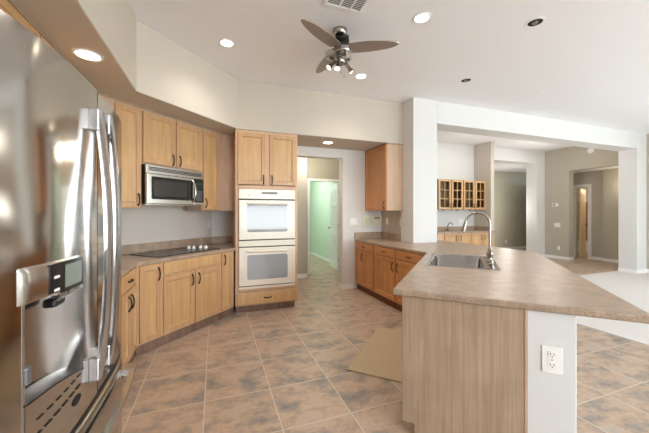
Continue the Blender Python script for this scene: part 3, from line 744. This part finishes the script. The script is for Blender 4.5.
# intercom
c = empty('intercom', (2.49, 4.899, 1.21), 0, 'off-white wall intercom panel with buttons above the right counter', 'intercom')
c.location = (2.715, 4.899, 1.215)
MB().rrect(-.195, .195, -.095, .095, -.03, 0, .008).build('case', mat('ivory_plastic', (226, 224, 204), .4), c, bevel=.004)
g = MB()
for i in range(9): g.box(-.16, .0, -.0325, -.028, -.06 + i * .014, -.054 + i * .014)
g.build('speaker_grille', mat('greenish_grille', (186, 192, 160), .5), c)
for i in range(3): MB().box(.04 + i * .038, .07 + i * .038, -.034, -.028, .045, .065).build('button', 'slot', c)
for i in range(3): MB().box(.04 + i * .038, .07 + i * .038, -.033, -.028, -.03, -.012).build('button', 'plate', c)
# thermostat, smoke alarm on far wall
c = empty('thermostat', (9.599, 6.08, 1.60), -90, 'small white thermostat on the far beige wall', 'thermostat')
MB().rrect(-.08, .08, -.045, .045, -.03, 0, .01).build('case', 'plate', c)
MB().box(-.05, .01, -.032, -.029, -.015, .02).build('display', 'slot', c)
c = empty('smoke_alarm', (9.599, 5.165, 3.06), -90, 'round white smoke alarm high on the far beige wall', 'smoke alarm')
MB().lathe([(.085, 0), (.085, .02), (.07, .045), (.03, .05), (0, .05)], Matrix.Rotation(R(90), 4, 'X')).build('housing', 'plate', c, smooth=True)
MB().lathe([(.02, .05), (.02, .054), (0, .054)], Matrix.Rotation(R(90), 4, 'X')).build('test_button', 'plate', c)

# ------------------------------------------------------------ recessed lights
def downlight(x, y, z, lit, label, group, power=16, col=(1, .94, .88), r=.060):
    c = empty('ceiling_light', (x, y, z), 0, label, 'ceiling light', group)
    MB().lathe([(r, -.001), (r + .004, -.006), (r + .022, -.004), (r + .024, .0), (r, .001)], seg=32).build('trim_ring', 'trim', c, smooth=True)
    if lit:
        MB().lathe([(r, -.002), (r * .8, -.004), (0, -.005)], seg=24).build('lens', 'lens', c, smooth=True)
        s = spot('downlight_lamp', (0, 0, -.03), power, col, 140, .06, 1.0); s.parent = c
    else:
        MB().lathe([(r, -.0015), (r * .85, -.003), (0, -.003)], seg=24).build('baffle', 'matteblack', c)
        MB().lathe([(r * .45, -.003), (r * .4, -.010), (0, -.012)], seg=20).build('bulb', mat('unlit_bulb', (120, 116, 112), .3), c, smooth=True)
GL = 'recessed lights in the high kitchen ceiling'
downlight(.119, 3.339, H, True, 'lit recessed ceiling light over the cooktop side, leftmost in the high ceiling', GL)
downlight(1.805, 3.545, H, True, 'lit recessed ceiling light just right of the fan spotlights', GL)
downlight(1.794, 2.292, H, True, 'lit recessed ceiling light between the fan and the dark downlights', GL)
downlight(2.839, 1.98, H, False, 'unlit black recessed light nearest the camera', GL)
downlight(3.197, 3.164, H, False, 'small unlit black recessed light in front of the white opening', GL)
downlight(-.853, 2.595, SF, True, 'lit recessed light in the soffit above the refrigerator', 'soffit lights', 7, (1, .74, .48), .07)
downlight(1.70, 4.50, SF, True, 'lit recessed light in the soffit above the doorway', 'soffit lights', 7, (1, .8, .6), .07)
# ceiling vent
c = empty('ceiling_vent', (1.05, 2.255, H), 0, 'white louvred air vent in the ceiling beside the fan', 'vent')
MB().box(-.18, .18, -.175, -.145, -.010, 0).box(-.18, .18, .145, .175, -.010, 0).box(-.18, -.15, -.145, .145, -.010, 0).box(.15, .18, -.145, .145, -.010, 0).box(-.045, -.03, -.145, .145, -.009, 0).box(.06, .075, -.145, .145, -.009, 0).build('frame', 'trim', c, bevel=.002)
MB().box(-.15, .15, -.145, .145, -.003, -.001).build('backing', mat('vent_grey', (120, 120, 122), .7), c)
sl = MB()
for i in range(14):
    y = -.138 + i * .0205
    for a, b in ((-.15, -.045), (-.03, .06), (.075, .15)):
        sl.loops([[(a, y, -.009), (b, y, -.009), (b, y + .011, -.004), (a, y + .011, -.004)], [(a, y, -.0075), (b, y, -.0075), (b, y + .011, -.0025), (a, y + .011, -.0025)]])
sl.build('louvre', 'trim', c)
tag(MB().box(4.50, 4.66, 3.10, 3.16, H - .004, H).build('ceiling_slot_vent', 'trim', bevel=.001), 'tiny white rectangular plate in the ceiling before the opening', 'vent')

# ------------------------------------------------------------ ceiling fan
FX, FYc = 1.155, 2.72
c = empty('ceiling_fan', (FX, FYc, H), 0, 'three-bladed brushed nickel ceiling fan with three spotlights', 'ceiling fan')
MB().lathe([(.0, 0), (.070, 0), (.070, -.015), (.062, -.045), (.045, -.062), (.018, -.068)], seg=28).build('canopy', 'nickel', c, smooth=True)
MB().lathe([(.012, -.06), (.012, -.15)], seg=12).build('downrod', 'chrome', c)
MB().lathe([(.03, -.145), (.044, -.15), (.046, -.20), (.060, -.205), (.060, -.275), (.045, -.285), (.03, -.30)], seg=28).build('motor_housing', 'nickel', c, smooth=True)
tri = []
for k in range(3):
    a = R(33 + 120 * k)
    for d_ in (-12, 12):
        tri.append((.135 * math.cos(a + R(d_)), .135 * math.sin(a + R(d_))))
MB().prism(tri, -.128, -.112).build('top_bracket', 'black', c, bevel=.004)
tri2 = []
for k in range(3):
    a = R(33 + 120 * k)
    for d_ in (-22, -8, 8, 22): tri2.append((.150 * math.cos(a + R(d_)) * (1 if abs(d_) < 10 else .93), .150 * math.sin(a + R(d_)) * (1 if abs(d_) < 10 else .93)))
inn = [(x * .86, y * .86) for x, y in tri2]
MB().prism(tri2, -.262, -.222, [inn]).build('hub_frame', 'chrome', c, bevel=.004)
prof = [(.075, .060, -.060), (.12, .068, -.066), (.20, .074, -.072), (.30, .074, -.070), (.38, .068, -.062), (.45, .058, -.050), (.51, .043, -.034), (.545, .026, -.020), (.562, .008, -.006), (.565, .0, -.0)]
for k, ang in enumerate((212, 330, 94)):
    up = [(r, w_) for r, w_, l_ in prof]; up = [(a, b * 1.08) for a, b in up]; lo = [(r, l_) for r, w_, l_ in prof[:-1]][::-1]
    out = up + lo; mb = MB()
    def tw(r, w_, dz): 
        z = -w_ * .12 + dz
        return (r, w_, -.185 + z)
    mb.loops([[tw(r, w_, -.004) for r, w_ in out], [tw(r, w_, .004) for r, w_ in out]])
    bo = mb.build('blade', 'blade', c, bevel=.002); bo.rotation_euler = (0, 0, R(ang))
for k, (ang, tilt) in enumerate(((190, 46), (232, 24), (338, 34))):
    mt = Matrix.Translation((.055 * math.cos(R(ang)), .055 * math.sin(R(ang)), -.33)) @ Matrix.Rotation(R(ang), 4, 'Z') @ Matrix.Rotation(R(-tilt), 4, 'Y')
    s_ = MB().lathe([(.012, .03), (.018, .0), (.018, -.05), (.022, -.075), (.033, -.10), (.033, -.108), (.030, -.108), (.026, -.095)], mt, 18).build('spotlight', 'nickel', c, smooth=True)
    MB().lathe([(.027, -.100), (.02, -.098), (0, -.098)], mt, 18).build('bulb', mat('fan_bulb', (250, 246, 236), .3, emit=((255, 244, 225), .9)), s_)
MB().lathe([(.03, -.28), (.055, -.30), (.055, -.325), (.04, -.34), (.01, -.35)], seg=20).build('light_fitter', 'nickel', c, smooth=True)
for x in (.0, .03): MB().tube([(x, -.03, -.32), (x, -.03, -.42 - x)], .0015, 5).lathe([(.001, .0), (.005, -.01), (.004, -.025), (0, -.028)], Matrix.Translation((x, -.03, -.42 - x)), 8).build('pull_chain', 'chrome', c)

# ------------------------------------------------------------ rug
o = MB().prism([(1.07, 2.37), (1.82, 3.12), (2.165, 2.775), (1.415, 2.025)], .0, .012).build('kitchen_rug', 'rug', bevel=.004)
tag(o, 'plain tan kitchen mat on the tiles before the sink', 'rug')

# ------------------------------------------------------------ door of the green room
c = empty('door_1', (2.735, 6.53, 0), 82, None); c['kind'] = 'structure'
dm = MB(); w, h = .74, 2.06
dm.box(0, w, 0, .035, .01, h)
d = dm.build('door_leaf', 'trim', c)
pn = MB()
for xa, xb in ((.10, .335), (.405, .64)):
    for za, zb in ((.22, .82), (.95, 1.55), (1.66, 1.92)):
        def rc(i, y): return [(xa + i, y, za + i), (xb - i, y, za + i), (xb - i, y, zb - i), (xa + i, y, zb - i)]
        for sgn, yy in ((-1, 0), (1, .035)):
            pn.loops([rc(0, yy), rc(.008, yy + sgn * .007), rc(.02, yy + sgn * .007), rc(.035, yy + sgn * .002)], False, True)
pn.build('door_panel', mat('door_panel_paint', (225, 228, 225), .45), d)
kn = MB()
for sgn in (-1, 1): kn.lathe([(.025, 0), (.025, .008), (.01, .012), (.01, .04), (.024, .05), (.022, .065), (0, .07)], Matrix.Translation((w - .06, .0175 + sgn * .0175, .98)) @ Matrix.Rotation(R(-90 * sgn), 4, 'X'), 14)
kn.build('door_knob', 'bronze', d, smooth=True)
for z in (.25, 1.05, 1.85): MB().box(-.02, .02, -.006, .0, z - .045, z + .045).build('hinge', 'bronze', d)

# ------------------------------------------------------------ wet bar in the far room
GB = 'glass-door maple wall cabinets over the wet bar'
def glasscab(x0, xm0, xm1, x1, label):
    c = empty('glass_cabinet', (0, 6.12, 0), 0, label, 'cabinet', GB)
    MB().box(x0, x1, .365, .375, 1.45, 2.22).box(x0, x0 + .015, .0, .365, 1.45, 2.22).box(x1 - .015, x1, 0, .365, 1.45, 2.22).box(x0, x1, 0, .365, 1.45, 1.465).box(x0, x1, 0, .365, 2.205, 2.22).box(x0 + .015, x1 - .015, .02, .36, 1.70, 1.712).box(x0 + .015, x1 - .015, .02, .36, 1.95, 1.962).build('cabinet_box', wood('walnut_tone_box', (150, 112, 84), (176, 138, 106)), c)
    for a, b, hx in ((x0 + .005, xm0, xm0 - .03), (xm1, x1 - .005, xm1 + .03)):
        s_ = .05; m_ = MB()
        m_.box(a, a + s_, -.02, 0, 1.455, 2.215).box(b - s_, b, -.02, 0, 1.455, 2.215).box(a + s_, b - s_, -.02, 0, 1.455, 1.455 + s_).box(a + s_, b - s_, -.02, 0, 2.215 - s_, 2.215)
        m_.box((a + b) / 2 - .008, (a + b) / 2 + .008, -.018, -.002, 1.505, 2.165)
        for i in (1, 2): m_.box(a + s_, b - s_, -.0175, -.0025, 1.505 + .22 * i - .008, 1.505 + .22 * i + .008)
        d = m_.build('door', 'maple', c)
        MB().box(a + s_, b - s_, -.006, -.003, 1.505, 2.165).build('pane', 'glass', d)
        pull(hx, 1.55, -.02, d, .10)
glasscab(5.28, 5.675, 5.70, 6.07, 'left glass-door maple cabinet over the wet bar')
glasscab(6.09, 6.465, 6.49, 6.855, 'right glass-door maple cabinet over the wet bar')
pl = tag(MB().lathe([(.03, 1.45), (.03, 1.43), (.02, 1.425), (0, 1.425)], Matrix.Translation((5.55, 6.25, 0)), 14).build('puck_light', 'slot'), 'small dark puck light under the bar wall cabinets, leftmost of three', 'puck light', 'puck lights under the bar cabinets')
for x, n_ in ((6.02, 'middle'), (6.45, 'right')):
    k = pl.copy(); COL.objects.link(k); k.location = (x - 5.55, 0, 0); k['label'] = 'small dark puck light under the bar wall cabinets, %s one of three' % n_
GC = 'maple base cabinets of the wet bar'
def barbase(x0, x1, doors, label):
    c = empty('bar_cabinet', (0, 5.87, 0), 0, label, 'cabinet', GC)
    MB().box(x0, x1, 0, .6, .1, .855).build('cabinet_box', 'frame', c)
    MB().box(x0, x1, .04, .6, 0, .1).build('toe_kick', 'toe', c)
    for a, b, hx in doors: cab_door(c, a, b, .12, .84, -.02, 'maple', hx, .74)
barbase(5.04, 5.21, [], 'narrow plain wooden bar cabinet end next to the white post')
barbase(5.215, 6.085, [(5.25, 5.645, 5.60), (5.69, 6.07, 5.735)], 'bar base cabinet beneath the small bar faucet, two maple doors')
barbase(6.09, 6.85, [(6.11, 6.46, 6.42), (6.49, 6.83, 6.53)], 'bar base cabinet at the right end, against the side wall')
o = MB().box(5.04, 6.853, 5.84, 6.49, CT - .038, CT).box(6.853, 6.97, 5.84, 5.94, CT - .038, CT).build('countertop', 'counter', bevel=.005)
tag(o, 'short tan countertop of the wet bar in the far room', 'countertop')
MB().box(5.04, 6.853, 6.478, 6.498, CT, CT + .1).box(6.838, 6.857, 5.96, 6.478, CT, CT + .1).build('backsplash', 'counter', o)
c = empty('bar_faucet', (5.78, 6.33, CT), 0, 'small dark gooseneck faucet on the wet bar counter', 'faucet')
MB().lathe([(.03, 0), (.03, .01), (.015, .02), (.013, .06)], seg=14).build('base', 'bronze', c, smooth=True)
MB().tube([(0, 0, .05), (0, 0, .14)] + [(-.07 + .07 * math.cos(R(180 - 20 * (9 - i)) - math.pi + 0) if False else .07 - .07 * math.cos(R(20 * i)), -.02, .14 + .07 * math.sin(R(20 * i))) for i in range(1, 10)], .010, 10).build('spout', 'bronze', c, smooth=True)
MB().tube([(-.06, 0, 0), (-.06, 0, .05), (-.09, 0, .07)], .008, 8).build('lever', 'bronze', c)

# ------------------------------------------------------------ far bathroom seen through the hall
c = empty('door_2', (10.53, 5.985, 0), 18, None); c['kind'] = 'structure'
d = MB().box(0, .62, -.035, 0, .01, 2.1).build('door_leaf', mat('cream_door_paint', (236, 222, 196), .45), c)
kn = MB().lathe([(.022, 0), (.01, .01), (.01, .035), (.024, .045), (.02, .06), (0, .065)], Matrix.Translation((.56, -.035, 1.0)) @ Matrix.Rotation(R(90), 4, 'X'), 12).build('door_knob', 'bronze', d, smooth=True)
o = tag(MB().box(12.4, 12.6, 4.7, 7.4, .42, 1.75).build('shower_surround', 'brown_tile'), 'brown tiled shower wall glimpsed through the far bathroom door', 'shower wall')
o = tag(MB().box(11.9, 12.39, 4.7, 7.4, 0, .42).build('bathtub', 'oven', bevel=.02), 'pale bathtub below the brown tiles beyond the far hall', 'bathtub')
